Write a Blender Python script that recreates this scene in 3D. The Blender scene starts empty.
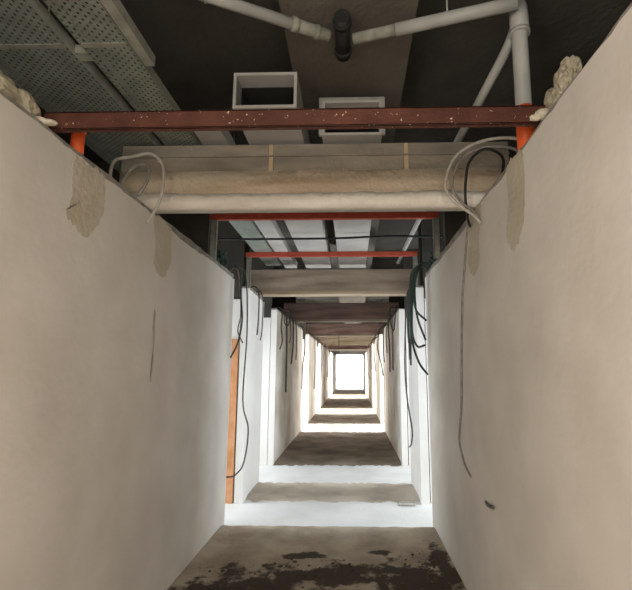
import bpy, bmesh, math, random
from mathutils import Vector
random.seed(7)
S = bpy.context.scene
COL = S.collection

# ---------------------------------------------------------------- camera
cd = bpy.data.cameras.new('camera')
cam = bpy.data.objects.new('camera', cd)
COL.objects.link(cam)
cam.location = (0.265, 0, 1.6)
cam.rotation_euler = (math.radians(90 + 9.547), 0, math.radians(1.412))
cd.sensor_fit = 'HORIZONTAL'
cd.sensor_width = 36
cd.lens = 36 * 440 / 632
cd.shift_x = -26 / 632
cd.clip_start = 0.02
S.camera = cam

# ---------------------------------------------------------------- sky, daylight, exposure
W = bpy.data.worlds.new('sky')
S.world = W
W.use_nodes = True
bg = W.node_tree.nodes['Background']
bg.inputs['Color'].default_value = (0.95, 0.97, 1.0, 1)
bg.inputs['Strength'].default_value = 5.0
S.view_settings.view_transform = 'Standard'
S.view_settings.look = 'None'
S.view_settings.gamma = 1
S.view_settings.use_curve_mapping = False
S.view_settings.exposure = 0.0


def area_lamp(x, y, z, sx, sz, power, rz, color=(0.84, 0.93, 1.0), spread=180):  # window light, and the added fill lamps behind the photographer
    l = bpy.data.lights.new('window_or_fill_light', 'AREA')
    l.shape = 'RECTANGLE'
    l.size, l.size_y = sx, sz
    l.energy = power
    l.color = color
    l.spread = math.radians(spread)
    o = bpy.data.objects.new('window_or_fill_light', l)
    o.location = (x, y, z)
    o.rotation_euler = (math.radians(90), 0, rz)
    COL.objects.link(o)


# side openings: (start, end) along the corridor, daylight power left / right
GAPS = [(4.87, 5.63, 46, 60), (6.57, 7.73, 44, 44), (11.76, 13.44, 120, 120), (16.36, 18.37, 230, 230), (25.24, 28.12, 450, 450)]
for a, b, pl, pr in GAPS:
    tint = (0.79, 0.91, 1.0) if a < 11 else (1.0, 0.97, 0.92)
    area_lamp(-2.75, (a + b) / 2, 1.35, (b - a) - .1, 2.1, pl, math.radians(-90), tint)
    area_lamp(2.75, (a + b) / 2, 1.35, (b - a) - .1, 2.1, pr, math.radians(90), tint)
# added front fill lamp, at an unseen open end behind the photographer
area_lamp(0.0, -7.3, 1.35, 2.1, 2.4, 130, 0, (1.0, 0.94, 0.85))
# added fill lamps in invented side openings behind the photographer, brightening the walls
area_lamp(-1.14, -1.6, 1.3, 1.6, 2.3, 150, math.radians(-90), (1.0, 0.92, 0.82))
area_lamp(1.14, -1.6, 1.3, 1.6, 2.3, 112, math.radians(90), (1.0, 0.92, 0.82))

# ---------------------------------------------------------------- materials


def mat(name, c1, c2=None, scale=3.0, detail=6, rough=.8, bump=.0, bscale=30, metal=0, lo=.35, hi=.65, stretch=None):
    m = bpy.data.materials.new(name)
    m.use_nodes = True
    nt = m.node_tree
    b = nt.nodes['Principled BSDF']
    b.inputs['Roughness'].default_value = rough
    b.inputs['Metallic'].default_value = metal
    b.inputs['Specular IOR Level'].default_value = .3
    tc = nt.nodes.new('ShaderNodeTexCoord')
    mp = nt.nodes.new('ShaderNodeMapping')
    if stretch:
        mp.inputs['Scale'].default_value = stretch
    nt.links.new(tc.outputs['Object'], mp.inputs['Vector'])
    n = nt.nodes.new('ShaderNodeTexNoise')
    n.inputs['Scale'].default_value = scale
    n.inputs['Detail'].default_value = detail
    nt.links.new(mp.outputs['Vector'], n.inputs['Vector'])
    r = nt.nodes.new('ShaderNodeValToRGB')
    r.color_ramp.elements[0].position = lo
    r.color_ramp.elements[1].position = hi
    r.color_ramp.elements[0].color = (*c1, 1)
    r.color_ramp.elements[1].color = (*(c2 or c1), 1)
    nt.links.new(n.outputs['Fac'], r.inputs['Fac'])
    nt.links.new(r.outputs['Color'], b.inputs['Base Color'])
    if bump:
        n2 = nt.nodes.new('ShaderNodeTexNoise')
        n2.inputs['Scale'].default_value = bscale
        n2.inputs['Detail'].default_value = 5
        nt.links.new(tc.outputs['Object'], n2.inputs['Vector'])
        bp = nt.nodes.new('ShaderNodeBump')
        bp.inputs['Strength'].default_value = bump
        bp.inputs['Distance'].default_value = .02
        nt.links.new(n2.outputs['Fac'], bp.inputs['Height'])
        nt.links.new(bp.outputs['Normal'], b.inputs['Normal'])
    m['b'] = b.name
    return m


def flecks(m, color, scale, thr, soft=.02):
    """scatter of small chips of another colour over the material"""
    nt = m.node_tree
    b = nt.nodes['Principled BSDF']
    src = b.inputs['Base Color'].links[0].from_socket
    tc = nt.nodes.new('ShaderNodeTexCoord')
    n = nt.nodes.new('ShaderNodeTexNoise')
    n.inputs['Scale'].default_value = scale
    n.inputs['Detail'].default_value = 3
    nt.links.new(tc.outputs['Object'], n.inputs['Vector'])
    r = nt.nodes.new('ShaderNodeValToRGB')
    r.color_ramp.elements[0].position = thr
    r.color_ramp.elements[1].position = thr + soft
    nt.links.new(n.outputs['Fac'], r.inputs['Fac'])
    mx = nt.nodes.new('ShaderNodeMix')
    mx.data_type = 'RGBA'
    nt.links.new(r.outputs['Color'], mx.inputs[0])
    nt.links.new(src, mx.inputs[6])
    mx.inputs[7].default_value = (*color, 1)
    nt.links.new(mx.outputs[2], b.inputs['Base Color'])
    return m


def perforated(name, c, pu=.036, pv=.024, r=.0058):
    """galvanised sheet with rows of punched round holes that really let one see through"""
    m = mat(name, c, tuple(min(1, k * 1.35) for k in c), 9, rough=.5, metal=.35)
    nt = m.node_tree
    b = nt.nodes['Principled BSDF']
    out = nt.nodes['Material Output']
    tc = nt.nodes.new('ShaderNodeTexCoord')
    sp = nt.nodes.new('ShaderNodeSeparateXYZ')
    nt.links.new(tc.outputs['Object'], sp.inputs[0])

    def mth(op, a, bb=None):
        q = nt.nodes.new('ShaderNodeMath')
        q.operation = op
        for i, v in enumerate((a, bb)):
            if v is None:
                continue
            if isinstance(v, (int, float)):
                q.inputs[i].default_value = v
            else:
                nt.links.new(v, q.inputs[i])
        return q.outputs[0]
    row = mth('FLOOR', mth('DIVIDE', sp.outputs['X'], pv))
    yo = mth('ADD', sp.outputs['Y'], mth('MULTIPLY', mth('FLOORED_MODULO', row, 2.0), pu / 2))
    fx = mth('MULTIPLY', mth('SUBTRACT', mth('FRACT', mth('DIVIDE', sp.outputs['X'], pv)), .5), pv)
    fy = mth('MULTIPLY', mth('SUBTRACT', mth('FRACT', mth('DIVIDE', yo, pu)), .5), pu * .7)
    d = mth('SQRT', mth('ADD', mth('MULTIPLY', fx, fx), mth('MULTIPLY', fy, fy)))
    hole = mth('LESS_THAN', d, r)
    tr = nt.nodes.new('ShaderNodeBsdfTransparent')
    mx = nt.nodes.new('ShaderNodeMixShader')
    nt.links.new(hole, mx.inputs[0])
    nt.links.new(b.outputs[0], mx.inputs[1])
    nt.links.new(tr.outputs[0], mx.inputs[2])
    nt.links.new(mx.outputs[0], out.inputs['Surface'])
    return m


M = {}
M['plaster'] = mat('white_plaster', (.57, .525, .465), (.69, .645, .585), 2.2, 10, .85, .14, 14, lo=.3, hi=.7)
M['plaster_clean'] = mat('clean_white_plaster', (.72, .70, .67), (.78, .76, .73), 2, 6, .85, .2, 14)
M['plaster_worn'] = mat('worn_far_plaster', (.50, .43, .35), (.74, .70, .64), 1.6, 10, .9, .4, 9, lo=.32, hi=.62)
M['block'] = mat('bare_grey_block', (.20, .18, .155), (.32, .29, .25), 9, 8, .95, .6, 40)
M['patch'] = mat('beige_filler', (.47, .41, .31), (.55, .49, .39), 5, 7, .9, .4, 30)
M['brick'] = mat('orange_brick', (.55, .24, .10), (.66, .34, .18), 6, 5, .9, .4, 30)
M['conc'] = mat('grey_concrete', (.155, .135, .105), (.27, .235, .185), 4, 8, .95, .5, 30, stretch=(.5, 1, 2))
flecks(M['conc'], (.5, .46, .38), 22, .72)
M['conc2'] = mat('rough_brown_concrete', (.27, .22, .175), (.48, .41, .335), 3, 8, .95, .5, 25, stretch=(.4, 1, 3))
M['conc3'] = mat('brown_red_concrete', (.19, .12, .10), (.33, .235, .20), 3, 8, .95, .5, 25, stretch=(.4, 1, 3))
M['cream'] = mat('cream_plaster', (.36, .27, .175), (.60, .50, .375), 2.6, 10, .9, .7, 22, stretch=(.35, 1, 3))
M['lit_plaster'] = mat('lit_rough_plaster', (.55, .49, .41), (.74, .69, .61), 3, 9, .9, .6, 22, stretch=(.5, 1, 2))  # light from below put into this pale plaster colour
M['joint'] = mat('tan_mortar', (.42, .31, .19), (.48, .37, .24), 12, rough=.95)
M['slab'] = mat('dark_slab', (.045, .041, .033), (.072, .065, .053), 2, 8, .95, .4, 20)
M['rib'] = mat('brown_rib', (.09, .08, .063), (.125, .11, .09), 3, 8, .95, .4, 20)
M['screed'] = mat('daylit_pale_screed', (.62, .61, .58), (.74, .73, .71), 1.5, 8, .9, .3, 20)  # pale tone puts the light from the openings into the colour
M['rust'] = mat('red_oxide_paint', (.066, .022, .014), (.105, .037, .023), 7, 7, .65, .25, 40)
flecks(M['rust'], (.6, .46, .34), 60, .69)
M['red'] = mat('bright_red_oxide_paint', (.36, .055, .03), (.45, .08, .045), 8, 6, .6, .2, 40)
M['galv'] = perforated('perforated_galvanised_sheet', (.23, .25, .215))
M['galv_plain'] = mat('galvanised_sheet', (.25, .25, .21), (.36, .36, .31), 12, 7, .5, .15, 40, metal=.3)
flecks(M['galv_plain'], (.5, .48, .42), 40, .72)
M['duct'] = mat('white_duct_sheet', (.33, .315, .29), (.42, .40, .37), 3, 6, .5, .1, 20)
M['duct_in'] = mat('dark_duct_inside', (.02, .02, .018), (.03, .03, .026), 4, rough=.9)  # dark colour for the inner faces, set back from the open end
M['pvc'] = mat('grey_pipe_plastic', (.30, .30, .275), (.38, .38, .35), 4, 5, .45, .05, 20)
M['pvc_dusty'] = mat('dusty_pipe_plastic', (.16, .16, .13), (.3, .3, .25), 14, 6, .8, .1, 20)
M['black'] = mat('black_rubber', (.012, .012, .011), (.02, .02, .019), 8, rough=.6)
M['orange'] = mat('orange_plastic', (.72, .10, .02), (.82, .14, .035), 8, rough=.45)
M['c_green'] = mat('dark_green_cable', (.012, .03, .022), (.025, .05, .04), 12, rough=.5)
M['c_grey'] = mat('grey_conduit', (.17, .155, .135), (.28, .26, .23), 25, rough=.7)
M['c_pale'] = mat('pale_conduit', (.34, .31, .27), (.45, .42, .36), 25, rough=.7)
M['c_dark'] = mat('dark_cable', (.045, .04, .037), (.085, .075, .07), 12, rough=.6)
M['c_brown'] = mat('brown_dusty_cable', (.14, .09, .07), (.22, .16, .13), 12, rough=.8)
M['mortar'] = mat('cream_mortar', (.50, .44, .33), (.64, .58, .46), 14, 8, .95, .7, 40)
M['mortar_dk'] = mat('weathered_mortar', (.30, .26, .18), (.46, .41, .30), 11, 8, .95, .7, 40)
M['chip'] = mat('dark_rubble', (.05, .038, .028), (.10, .08, .06), 20, rough=.95)

# trodden dirt: pale dust, brown soil, and blots of dark soil and soot
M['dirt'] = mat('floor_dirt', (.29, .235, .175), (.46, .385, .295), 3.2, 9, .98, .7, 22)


def blots(m, color, centres, thr=.5):
    nt = m.node_tree
    b = nt.nodes['Principled BSDF']
    tc = nt.nodes.new('ShaderNodeTexCoord')
    n = nt.nodes.new('ShaderNodeTexNoise')
    n.inputs['Scale'].default_value = 5
    n.inputs['Detail'].default_value = 8
    n.inputs['Roughness'].default_value = .65
    nt.links.new(tc.outputs['Object'], n.inputs['Vector'])
    acc = None
    for (x, y, rx, ry) in centres:
        mp = nt.nodes.new('ShaderNodeMapping')
        mp.vector_type = 'POINT'
        mp.inputs['Location'].default_value = (-x / rx, -y / ry, 0)
        mp.inputs['Scale'].default_value = (1 / rx, 1 / ry, 0)
        nt.links.new(tc.outputs['Object'], mp.inputs['Vector'])
        ln = nt.nodes.new('ShaderNodeVectorMath')
        ln.operation = 'LENGTH'
        nt.links.new(mp.outputs['Vector'], ln.inputs[0])
        if acc is None:
            acc = ln.outputs['Value']
        else:
            mn = nt.nodes.new('ShaderNodeMath')
            mn.operation = 'MINIMUM'
            nt.links.new(acc, mn.inputs[0])
            nt.links.new(ln.outputs['Value'], mn.inputs[1])
            acc = mn.outputs[0]
    s = nt.nodes.new('ShaderNodeMath')          # noise*2.2 - distance
    s.operation = 'MULTIPLY_ADD'
    nt.links.new(n.outputs['Fac'], s.inputs[0])
    s.inputs[1].default_value = 3.4
    neg = nt.nodes.new('ShaderNodeMath')
    neg.operation = 'MULTIPLY'
    nt.links.new(acc, neg.inputs[0])
    neg.inputs[1].default_value = -1.0
    nt.links.new(neg.outputs[0], s.inputs[2])
    r = nt.nodes.new('ShaderNodeValToRGB')
    r.color_ramp.elements[0].position = thr
    r.color_ramp.elements[1].position = thr + .6
    nt.links.new(s.outputs[0], r.inputs['Fac'])
    mx = nt.nodes.new('ShaderNodeMix')
    mx.data_type = 'RGBA'
    src = b.inputs['Base Color'].links[0].from_socket
    nt.links.new(r.outputs['Color'], mx.inputs[0])
    nt.links.new(src, mx.inputs[6])
    mx.inputs[7].default_value = (*color, 1)
    nt.links.new(mx.outputs[2], b.inputs['Base Color'])


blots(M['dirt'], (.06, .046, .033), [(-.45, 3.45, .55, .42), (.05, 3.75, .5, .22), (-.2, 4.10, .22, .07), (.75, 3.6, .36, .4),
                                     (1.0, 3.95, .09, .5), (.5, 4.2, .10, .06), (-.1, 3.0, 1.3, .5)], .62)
M['dirt_shade_far'] = mat('brown_dirt_with_shade', (.15, .115, .085), (.31, .25, .19), 2.2, 9, .98, .7, 18, lo=.3, hi=.7)  # dirt colour, darkened as shade between the side openings
M['dust'] = mat('grey_dust_with_shade', (.40, .34, .27), (.56, .49, .40), 2.4, 9, .98, .5, 18)  # dust tone that also carries the shade between the first openings

# ---------------------------------------------------------------- mesh helpers


def box(bm, x0, x1, y0, y1, z0, z1):
    v = [bm.verts.new(p) for p in ((x0, y0, z0), (x1, y0, z0), (x1, y1, z0), (x0, y1, z0), (x0, y0, z1), (x1, y0, z1), (x1, y1, z1), (x0, y1, z1))]
    for f in ((3, 2, 1, 0), (4, 5, 6, 7), (0, 1, 5, 4), (1, 2, 6, 5), (2, 3, 7, 6), (3, 0, 4, 7)):
        bm.faces.new([v[i] for i in f])


def smooth_path(pts, n=8):
    P = [Vector(p) for p in pts]
    P = [P[0] * 2 - P[1]] + P + [P[-1] * 2 - P[-2]]
    out = []
    for i in range(1, len(P) - 2):
        a, b, c, d = P[i - 1:i + 3]
        for k in range(n):
            t = k / n
            out.append(.5 * ((2 * b) + (c - a) * t + (2 * a - 5 * b + 4 * c - d) * t * t + (3 * b - a - 3 * c + d) * t ** 3))
    out.append(P[-2])
    return out


def tube(bm, pts, r, seg=8, n=8, smooth=True, cap=True):
    path = smooth_path(pts, n) if smooth and len(pts) > 2 else [Vector(p) for p in pts]
    rings = []
    t0 = (path[1] - path[0]).normalized()
    up = Vector((0, 0, 1)) if abs(t0.z) < .9 else Vector((1, 0, 0))
    nrm = t0.cross(up).normalized()
    for i, p in enumerate(path):
        t = (path[min(i + 1, len(path) - 1)] - path[max(i - 1, 0)]).normalized()
        nrm = (nrm - t * nrm.dot(t)).normalized()
        bi = t.cross(nrm)
        rings.append([bm.verts.new(p + (nrm * math.cos(2 * math.pi * k / seg) + bi * math.sin(2 * math.pi * k / seg)) * r) for k in range(seg)])
    for a, b in zip(rings, rings[1:]):
        for k in range(seg):
            f = bm.faces.new((a[k], a[(k + 1) % seg], b[(k + 1) % seg], b[k]))
            f.smooth = True
    if cap:
        bm.faces.new(rings[0][::-1])
        bm.faces.new(rings[-1])


def lump(bm, c, rx, ry, rz, seed=0, sub=2):
    q = bmesh.ops.create_icosphere(bm, subdivisions=sub, radius=1)
    rr = random.Random(seed)
    for v in q['verts']:
        k = 1 + rr.uniform(-.16, .16)
        v.co = Vector((c[0] + v.co.x * rx * k, c[1] + v.co.y * ry * k, c[2] + v.co.z * rz * k))


def obj(name, bm, m, parent=None, base=None, bevel=0):
    """link the bmesh (in world coordinates) as one mesh object, origin at base"""
    bmesh.ops.recalc_face_normals(bm, faces=bm.faces[:])
    base = Vector(base) if base is not None else (Vector(parent['base']) if parent is not None and 'base' in parent else Vector())
    bmesh.ops.translate(bm, verts=bm.verts[:], vec=-base)
    me = bpy.data.meshes.new(name)
    bm.to_mesh(me)
    bm.free()
    me.materials.append(m)
    o = bpy.data.objects.new(name, me)
    COL.objects.link(o)
    if parent is not None:
        o.parent = parent
        o.location = base - Vector(parent['base'] if 'base' in parent else parent.location)
    else:
        o.location = base
    if bevel:
        md = o.modifiers.new('bevel', 'BEVEL')
        md.width = bevel
        md.segments = 2
        md.limit_method = 'ANGLE'
    return o


def tag(o, label, cat, group=None, kind=None):
    o['label'] = label
    o['category'] = cat
    if group:
        o['group'] = group
    if kind:
        o['kind'] = kind
    return o


def thing(name, label, cat, base, group=None):
    o = bpy.data.objects.new(name, None)
    o.empty_display_size = .1
    o.location = base
    COL.objects.link(o)
    return tag(o, label, cat, group, 'thing')


def struct(name, bm, m, label=None, bevel=0):
    o = obj(name, bm, m, bevel=bevel)
    o['kind'] = 'structure'
    if label:
        o['label'] = label
    return o


def bxo(name, dims, m, parent=None, base=None, bevel=0):
    bm = bmesh.new()
    for d in dims:
        box(bm, *d)
    return obj(name, bm, m, parent, base, bevel)


# ---------------------------------------------------------------- the setting
WT = 2.67       # top of the partition walls
CZ = 3.75       # underside of the slab
bm = bmesh.new(); box(bm, -2.7, 2.7, -7.6, 38, -.2, 0)
struct('floor', bm, M['screed'], 'screed floor of the long corridor, painted pale for light from the openings')
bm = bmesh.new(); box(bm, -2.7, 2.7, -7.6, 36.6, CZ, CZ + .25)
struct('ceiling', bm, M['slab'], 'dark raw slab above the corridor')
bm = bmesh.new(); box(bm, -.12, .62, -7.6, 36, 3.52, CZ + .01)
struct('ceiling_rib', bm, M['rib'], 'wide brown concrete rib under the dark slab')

SEG = [(-0.75, 4.87), (5.63, 6.57), (7.73, 11.76), (13.44, 16.36), (18.37, 25.24), (28.12, 36.0), (-7, -2.45)]  # gap behind the photographer is added for the side fill lamps
WHICH = ['nearest length', 'short second length', 'third length', 'fourth length', 'fifth length', 'last length', 'length behind the photographer']


def wall(side, a, b, i):
    rr = random.Random(i * 7 + (side > 0))
    nm = 'wall_right' if side > 0 else 'wall_left'
    txt = 'right' if side > 0 else 'left'
    bm = bmesh.new()
    # block core with a rough uneven top
    x0, x1 = side * 1.09, side * 1.18
    n = max(2, int((b - a) / (.12 if i == 0 else .3)))
    prev = None
    for k in range(n + 1):
        y = a + (b - a) * k / n
        z = WT - rr.uniform(0, .012)
        ring = [bm.verts.new(p) for p in ((x0, y, 0), (x0, y, z), (x1, y, z), (x1, y, 0))]
        if prev:
            for q in range(4):
                bm.faces.new((prev[q], prev[(q + 1) % 4], ring[(q + 1) % 4], ring[q]))
        else:
            bm.faces.new(ring)
        prev = ring
    bm.faces.new(prev[::-1])
    w = struct(nm, bm, M['block'], WHICH[i] + ' of the white plastered ' + txt + ' partition wall')
    w['base'] = (0, 0, 0)
    # plaster coat with a ragged upper edge
    bm = bmesh.new()
    n = max(3, int((b - a) / .045)) if i == 0 else max(3, int((b - a) / .12))
    xi, xo = side * 1.078, side * 1.092
    prev = None
    zz = WT - .045
    for k in range(n + 1):
        y = a + (b - a) * k / n
        zz = max(WT - .07, min(WT - .028, zz + rr.uniform(-.008, .008)))
        ring = [bm.verts.new(p) for p in ((xi, y, 0), (xi, y, zz), (xo, y, zz + .006), (xo, y, 0))]
        if prev:
            for q in range(4):
                bm.faces.new((prev[q], prev[(q + 1) % 4], ring[(q + 1) % 4], ring[q]))
        else:
            bm.faces.new(ring)
        prev = ring
    bm.faces.new(prev[::-1])
    obj('plaster_coat', bm, M['plaster'] if i in (0, 6) else M['plaster_clean'] if i == 1 else M['plaster_worn'], w)
    if i > 0:                     # plastered reveal facing the photographer
        bxo('door_reveal', [(min(xi, x1), max(xi, x1), a - .014, a + .001, 0, WT - .03)], M['plaster_clean'], w)
    return w


WL = [wall(-1, a, b, i) for i, (a, b) in enumerate(SEG)]
WR = [wall(1, a, b, i) for i, (a, b) in enumerate(SEG)]

# side rooms: cross walls at both ends of each opening and outer walls with a window
for side in (-1, 1):
    nm = 'wall_right_room' if side > 0 else 'wall_left_room'
    bm = bmesh.new()
    xa, xb = sorted((side * 2.5, side * 2.6))
    ys = [-7.6] + [v for a, b, *_ in GAPS for v in (a, b)] + [36.2]
    for k in range(0, len(ys), 2):
        box(bm, xa, xb, ys[k], ys[k + 1], 0, CZ)
    for a, b, *_ in GAPS:
        box(bm, xa, xb, a, b, 0, .3)
        box(bm, xa, xb, a, b, 2.4, CZ)
    w = struct(nm, bm, M['slab'], 'outer wall of the side rooms with a window facing each opening')  # dark body colour paints in the shade above the plaster
    w['base'] = (0, 0, 0)
    xi = sorted((side * 2.488, side * 2.4995))
    bm = bmesh.new()
    for k in range(0, len(ys), 2):
        box(bm, *xi, ys[k], ys[k + 1], 0, 2.5)
    obj('plaster_coat', bm, M['plaster_clean'], w)
    xa, xb = sorted((side * 1.195, side * 2.488))
    for q, (a, b, *_) in enumerate(GAPS):
        cw = struct('wall_cross', (bm := bmesh.new(), box(bm, xa, xb, a - .6, a - .5, 0, CZ))[0], M['slab'], 'added cross wall blocking side room light, painted dark')  # added to block light above the near walls; dark colour paints shade
        cw['base'] = (0, 0, 0)
        bxo('plaster_coat', [(xa, xb, a - .5, a - .49, 0, 2.5)], M['plaster_clean'], cw)
        cw = struct('wall_cross', (bm := bmesh.new(), box(bm, xa, xb, b + .03, b + .13, 0, CZ))[0], M['slab'], 'cross wall beyond a side opening, plastered below, shade painted above')  # real wall, but its dark upper colour is painted shade
        cw['base'] = (0, 0, 0)
        bxo('plaster_coat', [(xa, xb, b + .018, b + .03, 0, 2.5)], M['plaster_clean'], cw)
        if side < 0 and q == 0:
            bxo('brick_pier', [(-1.345, -1.196, b - .02, b + .018, 0, 1.98)], M['brick'], cw)['label'] = 'bare orange brick strip'
bm = bmesh.new()
box(bm, -2.6, -1.08, 36, 36.2, 0, CZ); box(bm, 1.08, 2.6, 36, 36.2, 0, CZ); box(bm, -1.08, 1.08, 36, 36.2, 2.75, CZ)
struct('wall_end', bm, M['plaster_clean'], 'far end wall around the bright open doorway')
bm = bmesh.new()
box(bm, -2.6, -1.18, -7.2, -7, 0, CZ); box(bm, 1.18, 2.6, -7.2, -7, 0, CZ); box(bm, -1.18, 1.18, -7.2, -7, 2.67, CZ)
struct('wall_behind', bm, M['plaster_clean'], 'wall around the open end behind the photographer')

# ---------------------------------------------------------------- dirt on the floor, with shade painted in between the openings


def dirt(a, b, m, label, h=.014, amp=.01, jag=.03, seed=0):
    rr = random.Random(seed)
    bm = bmesh.new()
    nx, ny = 40, max(8, int((b - a) / .07))
    from mathutils import noise
    grid = []
    ea = [rr.uniform(-jag, jag) for _ in range(nx + 1)]
    eb = [rr.uniform(-jag, jag) for _ in range(nx + 1)]
    for j in range(ny + 1):
        row = []
        for i in range(nx + 1):
            x = -1.075 + 2.15 * i / nx
            t = j / ny
            y = a + (b - a) * t + (1 - t) * ea[i] * (t < .5) + t * eb[i] * (t >= .5)
            edge = min(1, min(t, 1 - t) * ny / 1.5)
            k = .5 + .5 * noise.noise(Vector((x * 3.1, y * 3.1, seed)))
            wallk = max(0, (abs(x) - .96) / .115)
            z = .002 + edge * (h * .5 + amp * k + amp * .5 * noise.noise(Vector((x * 14, y * 14, seed))) + wallk * .025)
            row.append(bm.verts.new((x, y, max(.002, z))))
        grid.append(row)
    for j in range(ny):
        for i in range(nx):
            f = bm.faces.new((grid[j][i], grid[j][i + 1], grid[j + 1][i + 1], grid[j + 1][i]))
            f.smooth = True
    o = obj('floor_dirt', bm, m)
    return tag(o, label, 'dirt', None, 'stuff')


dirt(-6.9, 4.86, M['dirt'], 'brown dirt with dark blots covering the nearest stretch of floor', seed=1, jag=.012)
dirt(5.72, 6.6, M['dust'], 'thin grey dust with painted shade on the floor between the first two side openings', .006, .006, .05, 2)
dirt(7.75, 11.7, M['dirt_shade_far'], 'dark brown dirt with painted shade on the floor past the second side openings', .012, .012, .06, 3)
dirt(13.5, 16.3, M['dirt_shade_far'], 'dark brown strip of dirt and painted shade past the third pair of side openings', .012, .012, .06, 4)
dirt(18.6, 25.0, M['dirt_shade_far'], 'brown dirt with painted shade far down the corridor past the fourth side openings', .012, .012, .06, 5)
dirt(28.2, 35.5, M['dirt_shade_far'], 'last stretch of brown dirt and painted shade before the bright end doorway', .012, .012, .06, 6)

# ---------------------------------------------------------------- concrete cross beams


def lintel(y0, y1, z1, label, mats, band=None, zb=WT):
    t = thing('concrete_beam', label, 'beam', (0, (y0 + y1) / 2, zb))
    t['base'] = t.location[:]
    xa, xb = -1.32, 1.32
    if band:
        rr = random.Random(3)
        bm = bmesh.new()
        # plaster lower half: soft wavy face, sagging lip
        N = 56
        prof = [(.012, .0), (.0, .02), (-.004, .06), (.0, .11), (.006, .16), (.006, band - zb)]
        rows = []
        for i in range(N + 1):
            x = xa + (xb - xa) * i / N
            r0 = rr.uniform(-.004, .004)
            rows.append([bm.verts.new((x, y0 + dy + r0 * (0 < q < 5), zb + dz - (.006 + r0 if q == 0 else 0) * 0)) for q, (dy, dz) in enumerate(prof)] +
                        [bm.verts.new((x, y1, band)), bm.verts.new((x, y1, zb))])
        L = len(rows[0])
        for a, b in zip(rows, rows[1:]):
            for q in range(L):
                f = bm.faces.new((a[q], a[(q + 1) % L], b[(q + 1) % L], b[q]))
                f.smooth = q < 5
        bm.faces.new(rows[0]); bm.faces.new(rows[-1][::-1])
        o = obj('plaster_band', bm, mats[1], t); o['label'] = 'cream plastered lower half of the beam'
        bm = bmesh.new()
        rr = random.Random(9)
        up, lo, tk = [], [], []
        h_ = .105
        for i in range(73):
            x = xa + (xb - xa) * i / 72
            h_ = max(.085, min(.125, h_ + rr.uniform(-.007, .007)))
            up.append(bm.verts.new((x, y0 - .006, zb + h_)))
            tk.append(bm.verts.new((x, y0 - .013 + rr.uniform(-.003, .003), zb + h_ * .5)))
            lo.append(bm.verts.new((x, y0 - .004, zb - .004)))
        ba = [bm.verts.new((v.co.x, y1 + .002, zb - .004)) for v in lo]
        for i in range(72):
            for P, Q in ((up, tk), (tk, lo), (lo, ba)):
                f = bm.faces.new((P[i], P[i + 1], Q[i + 1], Q[i]))
                f.smooth = True
        o = obj('plaster_strip', bm, mats[2], t)
        o['label'] = 'rough plaster along the lower edge, light from below painted in'
        bmesh_mod = o.modifiers.new('thick', 'SOLIDIFY')
        bmesh_mod.thickness = .003
        cuts = [xa, -.288, .63, xb]
        for a, b in zip(cuts, cuts[1:]):
            bxo('concrete_block', [(a + (.0 if a == xa else .014), b - (0 if b == xb else .014), y0 + .01, y1, band, z1)], mats[0], t, bevel=.006)
        for c in cuts[1:-1]:
            bxo('mortar_joint', [(c - .014, c + .014, y0 + .006, y1, band, z1 - .004)], M['joint'], t)
        bxo('ledge', [(xa, xb, y0 - .004, y0 + .012, band + .1, band + .108)], mats[0], t)
    else:
        bm = bmesh.new()
        N = 24
        rr = random.Random(int(y0 * 10))
        rows = []
        for i in range(N + 1):
            x = xa + (xb - xa) * i / N
            r0 = rr.uniform(-.008, .008)
            rows.append([bm.verts.new(p) for p in ((x, y0 + r0, zb + .05), (x, y0 + r0, z1), (x, y1, z1), (x, y1, zb + .05))])
        for a, b in zip(rows, rows[1:]):
            for q in range(4):
                bm.faces.new((a[q], a[(q + 1) % 4], b[(q + 1) % 4], b[q]))
        bm.faces.new(rows[0]); bm.faces.new(rows[-1][::-1])
        obj('beam_body', bm, mats[0], t)
        o = bxo('plaster_lip', [(xa, xb, y0 - .014, y1, zb, zb + .05)], mats[1], t, bevel=.008)
        o['label'] = 'paler strip along the lower edge'
    return t


lintel(2.78, 2.885, 3.12, 'nearest concrete cross beam with a cream plastered lower half', (M['conc'], M['cream'], M['lit_plaster']), 2.925)
lintel(6.30, 6.50, 3.04, 'second concrete cross beam, brownish grey with pale lower edge', (M['conc2'], M['cream']))
lintel(10.0, 10.2, 3.1, 'third concrete cross beam, dark brownish red', (M['conc3'], M['conc2']))
lintel(14.7, 14.9, 3.1, 'fourth concrete cross beam, seen just under the dark reddish one', (M['conc3'], M['conc2']))
lintel(20.2, 20.4, 3.06, 'fifth concrete cross beam, pale and small above the bright end', (M['cream'], M['cream']))
lintel(25.2, 25.4, 3.1, 'farthest concrete cross beam, brown against the bright end', (M['conc3'], M['conc2']))

# ---------------------------------------------------------------- red steel
t = thing('steel_beam', 'dark red painted steel channel spanning the corridor overhead nearest', 'beam', (0, 1.82, WT))
t['base'] = t.location[:]
bxo('web', [(-1.14, 1.125, 1.81, 1.818, WT + .001, 2.757)], M['rust'], t)
bxo('flange', [(-1.14, 1.125, 1.81, 1.842, WT + .001, WT + .009)], M['rust'], t, bevel=.002)
bxo('flange', [(-1.14, 1.125, 1.81, 1.842, 2.749, 2.758)], M['rust'], t, bevel=.002)


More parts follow.
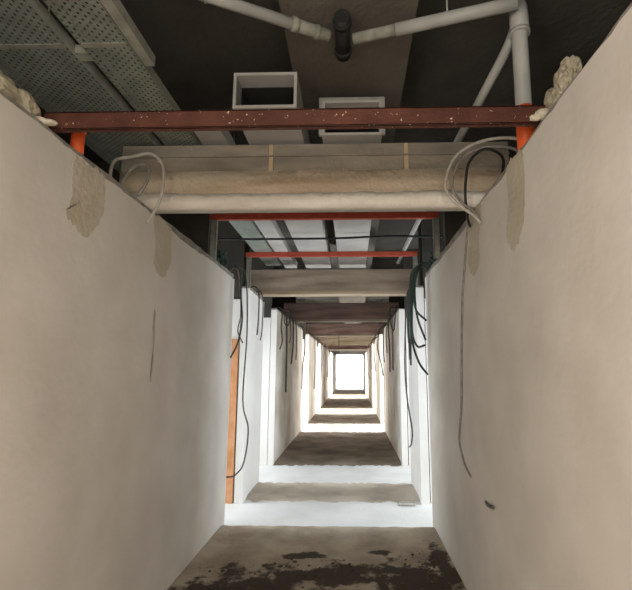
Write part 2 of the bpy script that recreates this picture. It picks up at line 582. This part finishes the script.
def frame(y, label):
    t = thing('support_frame', label, 'support frame', (0, y, WT))
    t['base'] = t.location[:]
    bxo('crossbar', [(-1.17, 1.13, y, y + .05, 3.085, 3.148)], M['red'], t, bevel=.003)['label'] = 'bright red crossbar'
    for x in (-1.13, 1.10):
        bm = bmesh.new()
        box(bm, x - .03, x + .03, y + .006, y + .012, WT, 3.085)
        box(bm, x - .03, x - .024, y + .006, y + .05, WT, 3.085)
        box(bm, x + .024, x + .03, y + .006, y + .05, WT, 3.085)
        obj('post', bm, M['galv_plain'], t)['label'] = 'grey metal upright'
    return t


frame(4.208, 'red crossbar on grey uprights just behind the nearest concrete beam')
frame(5.70, 'red crossbar on grey uprights just before the second concrete beam')

# ---------------------------------------------------------------- perforated cable trays
Zd = 3.15


def tray(x0, x1, y0, y1, label, h=.06, bracket=None):
    t = thing('cable_tray', label, 'cable tray', ((x0 + x1) / 2, y0, Zd))
    t['base'] = t.location[:]
    bxo('tray_bottom', [(x0, x1, y0, y1, Zd, Zd + .002)], M['galv'], t)
    for a, b in ((x0, x0 + .002), (x1 - .002, x1)):
        bm = bmesh.new()
        box(bm, a, b, y0, y1, Zd + .002, Zd + h)
        c = (a, a + .016) if a == x0 else (b - .016, b)
        box(bm, c[0], c[1], y0, y1, Zd + h, Zd + h + .002)
        obj('side_rail', bm, M['galv_plain'], t)
    for y in (1.86, 3.86):
        if y < y1:
            bxo('joint_plate', [(x0 + .01, x1 - .01, y, y + .03, Zd - .003, Zd)], M['galv_plain'], t)
    k = y0 + 1.4
    while k < y1 - .2:
        for x in (x0 + .012, x1 - .012):
            bm = bmesh.new()
            tube(bm, [(x, k, Zd + .002), (x, k, CZ)], .004, 6, smooth=False)
            obj('hanger_rod', bm, M['galv_plain'], t)
        k += 2.0
    if bracket:
        bxo('link_bracket', [(bracket[0], bracket[1], 1.93, 1.99, Zd + .004, Zd + .05)], M['galv_plain'], t)
    return t


tray(-1.05, -.815, .35, 6.5, 'perforated grey cable tray running inside the left wall top', bracket=(-1.118, -1.051))
tray(-1.60, -1.12, .35, 4.2, 'perforated grey cable tray furthest left, above the left wall')
o = bxo('steel_angle', [(-.808, -.757, .35, 2.03, Zd, Zd + .004), (-.761, -.757, .35, 2.03, Zd + .004, Zd + .055)], M['galv_plain'], base=(-.78, .35, Zd))
bm = bmesh.new()
tube(bm, [(-.79, 1.2, Zd + .004), (-.79, 1.2, CZ)], .004, 6, smooth=False)
tag(o, 'pale grey steel angle ending in mid air beside the cable trays', 'steel angle')
obj('hanger_rod', bm, M['galv_plain'], None, (-.78, .35, Zd)).parent = o
o.children[0].location = (0, 0, 0)

# ---------------------------------------------------------------- rectangular ducts


def duct(x0, x1, y0, y1, h, label, flange=True):
    t = thing('air_duct', label, 'air duct', ((x0 + x1) / 2, y0, Zd))
    t['base'] = t.location[:]
    w = .018
    z0, z1 = Zd, Zd + h
    bm = bmesh.new()
    box(bm, x0, x1, y0, y1, z0, z0 + w); box(bm, x0, x1, y0, y1, z1 - w, z1)
    box(bm, x0, x0 + w, y0, y1, z0 + w, z1 - w); box(bm, x1 - w, x1, y0, y1, z0 + w, z1 - w)
    obj('duct_body', bm, M['duct'], t)
    bxo('duct_inside', [(x0 + w, x1 - w, y0 + .12, y1 - .02, z0 + w, z0 + w + .003), (x0 + w, x1 - w, y0 + .12, y1 - .02, z1 - w - .003, z1 - w),
                   (x0 + w, x0 + w + .003, y0 + .12, y1 - .02, z0 + w, z1 - w), (x1 - w - .003, x1 - w, y0 + .12, y1 - .02, z0 + w, z1 - w),
                   (x0 + w, x1 - w, y1 - .02, y1 - .015, z0 + w, z1 - w)], M['duct_in'], t)
    if flange:
        e = .022
        for ya in ([y0 + .0, y1 - .02]):
            bxo('flange', [(x0 - e, x0, ya, ya + .02, z0, z1 + e), (x1, x1 + e, ya, ya + .02, z0, z1 + e), (x0, x1, ya, ya + .02, z1, z1 + e)], M['galv_plain'], t)
    return t


duct(-.455, -.068, 2.41, 6.68, .235, 'white rectangular air duct, left one, its open end showing black inside', False)
duct(.063, .466, 2.735, 6.68, .255, 'white rectangular air duct, right one, end low behind the red beam', True)
duct(-.78, -.60, 2.62, 6.68, .10, 'narrow white flat duct between the cable tray and the left air duct', False)

# ---------------------------------------------------------------- drain pipes


def pipe(name, label, parts, base, cat='pipe'):
    t = thing(name, label, cat, base)
    t['base'] = t.location[:]
    for nm, pts, r, m in parts:
        bm = bmesh.new()
        tube(bm, pts, r, 16, smooth=len(pts) > 2)
        obj(nm, bm, m, t)
    return t


def lerp(a, b, t):
    return tuple(a[i] + (b[i] - a[i]) * t for i in range(3))


A, B = (-1.0, 1.645, 3.44), (.195, 2.19, 3.42)
pipe('drain_pipe', 'pale pipe sloping from upper left to the dark coupling under the slab', [
    ('pipe_run', [A, lerp(A, B, .80)], .030, M['pvc']),
    ('pipe_end', [lerp(A, B, .80), lerp(A, B, .955)], .033, M['pvc_dusty']),
    ('collar', [lerp(A, B, .79), lerp(A, B, .82)], .038, M['pvc_dusty']),
    ('collar', [lerp(A, B, .89), lerp(A, B, .91)], .038, M['pvc_dusty']),
    ('hanger_clip', [lerp(A, B, .45), lerp(A, B, .46)], .036, M['galv_plain']),
    ('hanger_rod', [(lerp(A, B, .455)[0], lerp(A, B, .455)[1], 3.46), (lerp(A, B, .455)[0], lerp(A, B, .455)[1], CZ)], .005, M['galv_plain']),
], A)
pipe('pipe_coupling', 'black pipe coupling where the two sloping pipes meet under the slab', [
    ('coupling_body', [(.215, 2.03, 3.425), (.215, 2.33, 3.425)], .042, M['black']),
    ('clamp_ring', [(.215, 2.06, 3.425), (.215, 2.09, 3.425)], .05, M['black']),
    ('clamp_ring', [(.215, 2.27, 3.425), (.215, 2.30, 3.425)], .05, M['black']),
    ('hanger', [(.215, 2.18, 3.46), (.215, 2.18, 3.521)], .01, M['black']),
], (.215, 2.03, 3.38), 'pipe coupling')
A, B = (.275, 2.19, 3.42), (1.10, 1.965, 3.42)
pipe('drain_pipe', 'pale pipe rising from the dark coupling towards the upper right', [
    ('pipe_end', [A, lerp(A, B, .30)], .030, M['pvc_dusty']),
    ('pipe_run', [lerp(A, B, .28), B], .033, M['pvc']),
    ('hanger_rod', [(lerp(A, B, .6)[0], lerp(A, B, .6)[1], 3.45), (lerp(A, B, .6)[0], lerp(A, B, .6)[1], 3.521 if lerp(A, B, .6)[0] < .62 else CZ)], .005, M['galv_plain']),
], A)
pipe('drain_stack', 'upright pale drain pipe on the right wall top with long branch', [
    ('upright', [(1.13, 2.05, 2.885), (1.14, 2.05, CZ)], .039, M['pvc']),
    ('socket', [(1.138, 2.05, 3.33), (1.138, 2.05, 3.47)], .047, M['pvc']),
    ('collar', [(1.137, 2.05, 3.31), (1.137, 2.05, 3.33)], .052, M['pvc']),
    ('branch', [(1.138, 2.05, 3.42), (1.10, 2.13, 3.30), (1.03, 2.45, 3.185), (1.0, 3.2, 3.178), (.95, 6.45, 3.178)], .026, M['pvc']),
    ('orange_sleeve', [(1.13, 2.05, WT), (1.13, 2.05, 2.895)], .043, M['orange']),
], (1.13, 2.05, WT))
pipe('pipe_stub', 'short orange pipe stub on the left wall top under the red beam', [
    ('stub', [(-1.125, 2.035, WT), (-1.125, 2.035, 2.80)], .032, M['orange']),
    ('rim', [(-1.125, 2.035, 2.78), (-1.125, 2.035, 2.815)], .036, M['orange']),
], (-1.125, 2.035, WT), 'pipe stub')

# ---------------------------------------------------------------- mortar lumps on the wall tops
bm = bmesh.new()
for k, (x, y, z, a, b, c) in enumerate([(1.175, 1.80, 2.75, .035, .06, .08), (1.195, 1.77, 2.83, .04, .06, .08), (1.215, 1.75, 2.89, .04, .05, .05), (1.16, 1.73, 2.71, .04, .06, .05), (1.15, 1.84, 2.71, .025, .05, .05), (1.2, 1.86, 2.78, .05, .06, .1)]):
    lump(bm, (x, y, z), a, b, c, k, 3)
tag(obj('mortar_lump', bm, M['mortar_dk'], None, (1.19, 1.55, WT)), 'tall jagged lump of mortar on the right wall top before the red beam', 'mortar')
bm = bmesh.new()
lump(bm, (1.10, 1.782, 2.695), .04, .024, .022, 5); lump(bm, (1.07, 1.79, 2.684), .03, .018, .014, 6)
tag(obj('mortar_dab', bm, M['mortar'], None, (1.1, 1.77, WT)), 'white dab of mortar at the right end of the dark red beam', 'mortar')
bm = bmesh.new()
lump(bm, (-1.15, 1.70, 2.72), .04, .08, .06, 7, 3); lump(bm, (-1.16, 1.57, 2.72), .045, .1, .07, 8, 3)
tag(obj('mortar_lump', bm, M['mortar_dk'], None, (-1.16, 1.62, WT)), 'rough mortar lump on the left wall top before the red beam', 'mortar')
bm = bmesh.new()
lump(bm, (-1.115, 1.765, 2.682), .045, .03, .018, 9); lump(bm, (-1.08, 1.775, 2.684), .03, .02, .014, 10)
tag(obj('mortar_dab', bm, M['mortar'], None, (-1.1, 1.77, WT)), 'white dab of mortar at the left end of the dark red beam', 'mortar')

# ---------------------------------------------------------------- filler patches over chases in the nearest walls


def patch(side, outline, label, w, m=None, d=.0007, seed=0, name='filler_patch'):
    rr = random.Random(seed)
    P = smooth_path([(0, *p) for p in outline[-1:] + outline + outline[:2]], 6)[6:-7]
    x0, x1 = side * 1.079, side * (1.078 - d)
    bm = bmesh.new()
    pts = [(p.y + rr.uniform(-.007, .007), p.z + rr.uniform(-.014, .014)) for p in P]
    a = [bm.verts.new((x0, *p)) for p in pts]
    b = [bm.verts.new((x1, *p)) for p in pts]
    n = len(a)
    mid = bm.verts.new((x1, sum(p[0] for p in pts) / n, sum(p[1] for p in pts) / n))
    for i in range(n):
        bm.faces.new((b[i], b[(i + 1) % n], mid))
        bm.faces.new((a[i], a[(i + 1) % n], b[(i + 1) % n], b[i]))
    o = obj(name, bm, m or M['patch'], w)
    o['label'] = label
    return o


patch(-1, [(1.97, 2.62), (2.10, 2.63), (2.22, 2.62), (2.235, 2.45), (2.19, 2.34), (2.10, 2.25), (2.02, 2.28), (1.94, 2.31), (1.965, 2.42), (1.955, 2.52)], 'wide beige filler patch under the orange stub', WL[0], seed=1)
patch(-1, [(2.82, 2.63), (3.08, 2.63), (3.12, 2.5), (3.13, 2.36), (3.01, 2.23), (2.87, 2.29), (2.86, 2.46)], 'narrow beige filler patch under the nearest concrete beam', WL[0], seed=2)
patch(1, [(2.20, 2.64), (2.06, 2.65), (1.97, 2.61), (1.99, 2.4), (2.04, 2.26), (2.16, 2.19), (2.26, 2.28), (2.2, 2.45)], 'long beige filler patch under the drain pipe', WR[0], seed=3)
patch(1, [(3.0, 2.65), (2.8, 2.645), (2.66, 2.63), (2.74, 2.44), (2.78, 2.26), (2.95, 2.23), (3.03, 2.36), (2.96, 2.5)], 'beige filler patch behind the embedded conduit', WR[0], seed=4)
patch(-1, [(2.915, 1.98), (2.945, 1.96), (2.958, 1.75), (2.955, 1.55), (2.935, 1.54), (2.93, 1.75)], 'thin tan chase line showing through the plaster', WL[0], M['patch'], .0007, 5)

# ---------------------------------------------------------------- cables


def cable(label, pts, r, m, group=None, name='hanging_cable', cat='cable', seg=8):
    bm = bmesh.new()
    tube(bm, pts, r, seg, 7)
    base = Vector(pts[0])
    o = obj(name, bm, m, None, base)
    tag(o, label, cat, group)
    return o


# loops over the nearest concrete beam
T = WT
cable('grey conduit arching over the left end of the nearest beam', [(-1.16, 2.40, 2.685), (-1.2, 2.50, 2.86), (-1.12, 2.55, 2.915), (-1.02, 2.58, 2.95), (-.955, 2.61, 2.90), (-.945, 2.63, 2.80), (-.955, 2.635, 2.68), (-1.0, 2.66, 2.60), (-1.068, 2.70, 2.53)], .010, M['c_pale'], name='conduit', cat='conduit')
cable('second grey conduit rising on the left wall top behind the arched one', [(-1.13, 2.47, 2.682), (-1.10, 2.52, 2.82), (-1.03, 2.57, 2.87), (-1.03, 2.60, 2.79), (-1.10, 2.62, 2.682)], .009, M['c_grey'], name='conduit', cat='conduit')
cable('outermost pale conduit loop at the right end of the nearest beam', [(1.16, 2.28, 2.685), (1.27, 2.44, 2.93), (1.10, 2.54, 2.995), (.93, 2.59, 2.93), (.86, 2.62, 2.80), (.86, 2.63, 2.69), (.94, 2.63, 2.60), (1.02, 2.65, 2.55), (1.068, 2.66, 2.50)], .010, M['c_pale'], name='conduit', cat='conduit')
cable('inner pale conduit loop beside the outermost one on the nearest beam', [(1.15, 2.34, 2.685), (1.26, 2.50, 2.90), (1.10, 2.575, 2.965), (.96, 2.60, 2.91), (.90, 2.62, 2.80), (.90, 2.64, 2.71), (.96, 2.655, 2.63), (1.03, 2.67, 2.58), (1.068, 2.69, 2.53)], .009, M['c_grey'], name='conduit', cat='conduit')
cable('black cable in the conduit loops at the right of the nearest beam', [(1.13, 2.42, 2.682), (1.17, 2.50, 2.86), (1.09, 2.57, 2.95), (1.0, 2.60, 2.88), (.975, 2.62, 2.75), (.975, 2.64, 2.64), (1.02, 2.78, 2.57), (1.066, 2.90, 2.56)], .009, M['black'])
# chased conduit down the right wall
bm = bmesh.new()
tube(bm, [(1.074, 2.97, 2.62), (1.0725, 3.05, 2.44), (1.0725, 3.2, 2.15), (1.0725, 3.275, 1.885), (1.0725, 3.345, 1.55), (1.0725, 3.39, 1.33), (1.0725, 3.47, 1.16), (1.0725, 3.50, 1.05), (1.0725, 3.40, .94), (1.0735, 3.31, .895), (1.078, 3.22, .865)], .0095, 8, 7)
obj('embedded_conduit', bm, M['c_grey'], WR[0])['label'] = 'long grey conduit set into the plaster, curling forward at the bottom'
cable('stub end of grey conduit poking from the right wall low down', [(1.079, 2.90, .795), (1.068, 2.83, .797), (1.064, 2.76, .808), (1.060, 2.70, .818)], .0095, M['c_dark'], name='conduit', cat='conduit')

# first side openings: left
cable('green cable at the first left opening, its end curled like a hook', [(-1.14, 4.76, T + .008), (-1.06, 4.76, 2.73), (-.985, 4.76, 2.66), (-.965, 4.76, 2.36), (-.945, 4.76, 2.13), (-.98, 4.76, 1.89), (-1.055, 4.76, 1.72)], .010, M['c_green'], name='hanging_cable')
cable('short brown cable end crossing the hooked green cable at the left opening', [(-1.12, 4.80, T + .008), (-1.04, 4.80, 2.72), (-.99, 4.80, 2.5), (-.975, 4.81, 2.2), (-1.0, 4.81, 2.02), (-.96, 4.81, 1.92), (-.94, 4.81, 1.88)], .008, M['c_brown'])
cable('longest thin cable at the first left opening, bending back near the floor', [(-1.13, 4.84, T + .007), (-1.02, 4.84, 2.73), (-.94, 4.84, 2.62), (-.905, 4.84, 2.02), (-.925, 4.84, 1.27), (-.855, 4.84, .97), (-.89, 4.84, .63), (-.98, 4.84, .50), (-1.07, 4.84, .48)], .008, M['c_dark'])
# right
cable('green cable at the first right opening with the highest outward end', [(1.13, 4.62, T + .009), (1.03, 4.62, 2.72), (.93, 4.62, 2.62), (.91, 4.62, 2.45), (.93, 4.62, 2.22), (1.04, 4.62, 2.10)], .011, M['c_green'])
cable('green cable with second highest outward end at the first right opening', [(1.13, 4.66, T + .009), (1.03, 4.66, 2.73), (.95, 4.66, 2.60), (.93, 4.66, 2.40), (.95, 4.66, 2.14), (1.03, 4.66, 1.90)], .011, M['c_green'])
cable('green cable with upturned tip at the first right opening', [(1.13, 4.70, T + .009), (1.01, 4.70, 2.73), (.925, 4.70, 2.58), (.90, 4.70, 2.2), (.90, 4.70, 1.96), (.95, 4.70, 1.835), (1.03, 4.70, 1.85)], .011, M['c_green'])
cable('green cable sweeping lowest and outward at the first right opening', [(1.13, 4.74, T + .009), (1.02, 4.74, 2.74), (.92, 4.74, 2.60), (.895, 4.74, 2.2), (.90, 4.74, 1.9), (.965, 4.74, 1.67), (1.055, 4.74, 1.54)], .012, M['c_green'])
cable('straight black cable hanging beside the green ones at the right opening', [(1.13, 4.79, T + .009), (1.0, 4.79, 2.73), (.905, 4.79, 2.6), (.89, 4.79, 2.2), (.89, 4.79, 1.91), (.885, 4.79, 1.64)], .010, M['c_dark'])
cable('long thin dark cable hanging at the second right opening, hooked at its tip', [(1.13, 6.2, T + .007), (1.06, 6.2, 2.69), (1.035, 6.2, 2.6), (1.0, 6.2, 2.1), (.985, 6.2, 1.58), (1.01, 6.2, 1.16), (1.06, 6.2, .80), (1.05, 6.2, .62), (1.02, 6.2, .56)], .010, M['c_dark'])

# overhead cable slung across, tied to the outer walls
cable('black cable slung across the corridor under the white ducts', [(-2.5, 4.95, 3.12), (-1.4, 4.9, 3.09), (-.6, 4.9, 3.085), (.1, 4.9, 3.09), (.7, 4.9, 3.11), (1.3, 4.9, 3.10), (2.5, 4.95, 3.12)], .013, M['black'], name='slung_cable')


# drooping ends over the side walls further on: (side, y, [(inward from the wall, z)...], radius, material, label)
def drop(side, y, pts, r, m, label):
    P = [(side * 1.14, y, T + r), (side * 1.07, y, T + .035)] + [(side * (1.078 - d), y + .01 * k, z) for k, (d, z) in enumerate(pts)]
    return cable(label, P, r, m)


G, D, Br, Gr = M['c_green'], M['c_dark'], M['c_brown'], M['c_grey']
drop(-1, 5.85, [(.07, 2.62), (.075, 2.3), (.06, 2.05)], .009, D, 'short cable on the left wall between the first two openings')
drop(-1, 6.2, [(.05, 2.62), (.06, 2.45), (.05, 2.12), (.03, 2.0)], .008, D, 'short cable hanging left just before the second opening')
drop(-1, 7.9, [(.06, 2.60), (.05, 2.35), (.07, 2.1), (.03, 1.95)], .012, D, 'curved cable end at the near edge of the third left wall length')
drop(-1, 8.2, [(.05, 2.60), (.06, 2.46), (.12, 2.40), (.16, 2.55), (.15, 2.70), (.0, 2.705)], .010, D, 'small cable loop near the top of the third left wall length')
drop(-1, 8.6, [(.04, 2.56), (.05, 2.1), (.05, 1.65), (.05, 1.16)], .016, D, 'thick straight cable hanging well down the third left wall length')
drop(-1, 9.0, [(.05, 2.58), (.07, 2.35), (.06, 2.2), (.03, 2.12)], .010, Br, 'brown cable end left beside the thick straight cable')
drop(-1, 9.4, [(.06, 2.6), (.07, 2.15), (.05, 1.9), (.03, 1.7)], .014, D, 'cable bending towards the third left wall length')
drop(-1, 9.88, [(.06, 2.6), (.08, 2.14), (.07, 1.8)], .014, Gr, 'grey cable hanging just before the third concrete beam on the left')
drop(-1, 11.3, [(.09, 2.54), (.11, 2.1), (.06, 1.65), (.05, 1.1)], .014, D, 'long cable at the far end of the third left wall length')
drop(-1, 13.7, [(.15, 2.55), (.17, 2.15), (.17, 1.6), (.15, 1.0)], .015, D, 'straight cable hanging at the start of the fourth left wall length')
drop(-1, 15.7, [(.20, 2.5), (.24, 1.9), (.2, 1.3)], .014, Br, 'brown cable on the fourth left wall length behind the fourth beam')
drop(-1, 19.0, [(.25, 2.5), (.28, 1.75), (.25, 1.26)], .016, Br, 'cable far down the left side past the fourth openings')
drop(-1, 22.0, [(.15, 2.5), (.22, 1.9), (.2, 1.4)], .018, Br, 'farthest brown cable hanging on the left side')
drop(1, 5.8, [(.06, 2.62), (.08, 2.2), (.07, 1.72)], .011, G, 'green cable on the right wall between the first two openings')
drop(1, 6.05, [(.05, 2.62), (.06, 2.2), (.05, 1.95)], .010, D, 'shorter cable right beside the second concrete beam')
drop(1, 7.95, [(.04, 2.58), (.05, 2.45), (.08, 2.28), (.13, 2.44), (.13, 2.69), (.0, 2.705)], .011, G, 'green cable loop at the top of the third right wall length')
drop(1, 8.5, [(.05, 2.6), (.05, 2.06), (.05, 1.58)], .014, Br, 'brown cable hanging beside the green loop on the right')
drop(1, 9.2, [(.06, 2.6), (.07, 2.35), (.05, 2.04), (.05, 1.54)], .013, D, 'dark cable midway along the third right wall length')
drop(1, 9.8, [(.05, 2.55), (.07, 2.3), (.06, 1.95)], .012, Br, 'short brown cable right before the third concrete beam')
drop(1, 10.8, [(.06, 2.6), (.07, 2.04), (.05, 1.76)], .013, D, 'dark cable right behind the third concrete beam')
drop(1, 11.5, [(.12, 2.58), (.17, 2.13), (.08, 1.71), (.04, 1.43)], .015, G, 'green cable bowing out at the end of the third right wall length')
drop(1, 13.7, [(.14, 2.56), (.16, 2.09), (.12, 1.51)], .015, D, 'dark cable at the start of the fourth right wall length')
drop(1, 15.8, [(.15, 2.55), (.18, 2.0), (.16, 1.6)], .015, Br, 'brown cable on the fourth right wall length')
drop(1, 19.0, [(.18, 2.51), (.19, 1.75), (.13, 1.19)], .016, Br, 'farthest cable hanging on the right side')
cable('lone thin wire hanging in mid corridor from the fourth concrete beam', [(-.2, 14.685, 2.70), (-.2, 14.67, 2.4), (-.2, 14.67, 2.06), (-.2, 14.67, 1.5), (-.3, 14.67, 1.24)], .012, M['c_brown'], name='hanging_wire', cat='wire')

# dark snarl of wiring on the wall tops by the first side openings
for side, y, lab in ((-1, 4.50, 'dark snarl of wiring on the left wall top at the first opening'), (1, 4.47, 'dark snarl of wiring on the right wall top at the first opening')):
    rr = random.Random(int(y * 100))
    bm = bmesh.new()
    for k in range(7):
        P = [(side * rr.uniform(1.1, 1.17), y + rr.uniform(-.05, .15), T + .009)]
        for q in range(4):
            P.append((side * rr.uniform(1.06, 1.2), y + rr.uniform(-.15, .12), T + rr.uniform(.03, .15)))
        P.append((side * rr.uniform(1.1, 1.17), y + rr.uniform(-.05, .15), T + .009))
        tube(bm, P, .009, 6, 6)
    tag(obj('wiring_snarl', bm, M['c_green'], None, (side * 1.13, y, T)), lab, 'wiring', None, 'stuff')

# ---------------------------------------------------------------- rubble on the dirt
bm = bmesh.new()
rr = random.Random(11)
BL = [(-.45, 3.5, .4, .3), (.05, 3.75, .4, .2), (.75, 3.6, .25, .35), (.9, 3.9, .1, .3)]
for k in range(200):
    x, y, sx, sy = rr.choice(BL)
    px_, py_ = rr.gauss(x, sx * .6), rr.gauss(y, sy * .6)
    if abs(px_) > 1.02 or py_ > 4.75:
        continue
    s = rr.uniform(.004, .013)
    lump(bm, (px_, py_, .016 + s * .3), s * rr.uniform(.8, 1.9), s * rr.uniform(.8, 1.9), s * .7, k, 1)
tag(obj('floor_rubble', bm, M['chip'], None, (0, 3.8, 0)), 'scatter of small dark rubble over the nearest dirt', 'rubble', None, 'stuff')
# flat offcut lying at the right foot of the first opening
o = bxo('cardboard_scrap', [(.80, 1.0, 5.55, 5.66, .005, .02)], M['c_pale'], base=(.9, 5.6, .005), bevel=.003)
tag(o, 'small flat grey scrap on the pale floor at the first right opening', 'scrap')
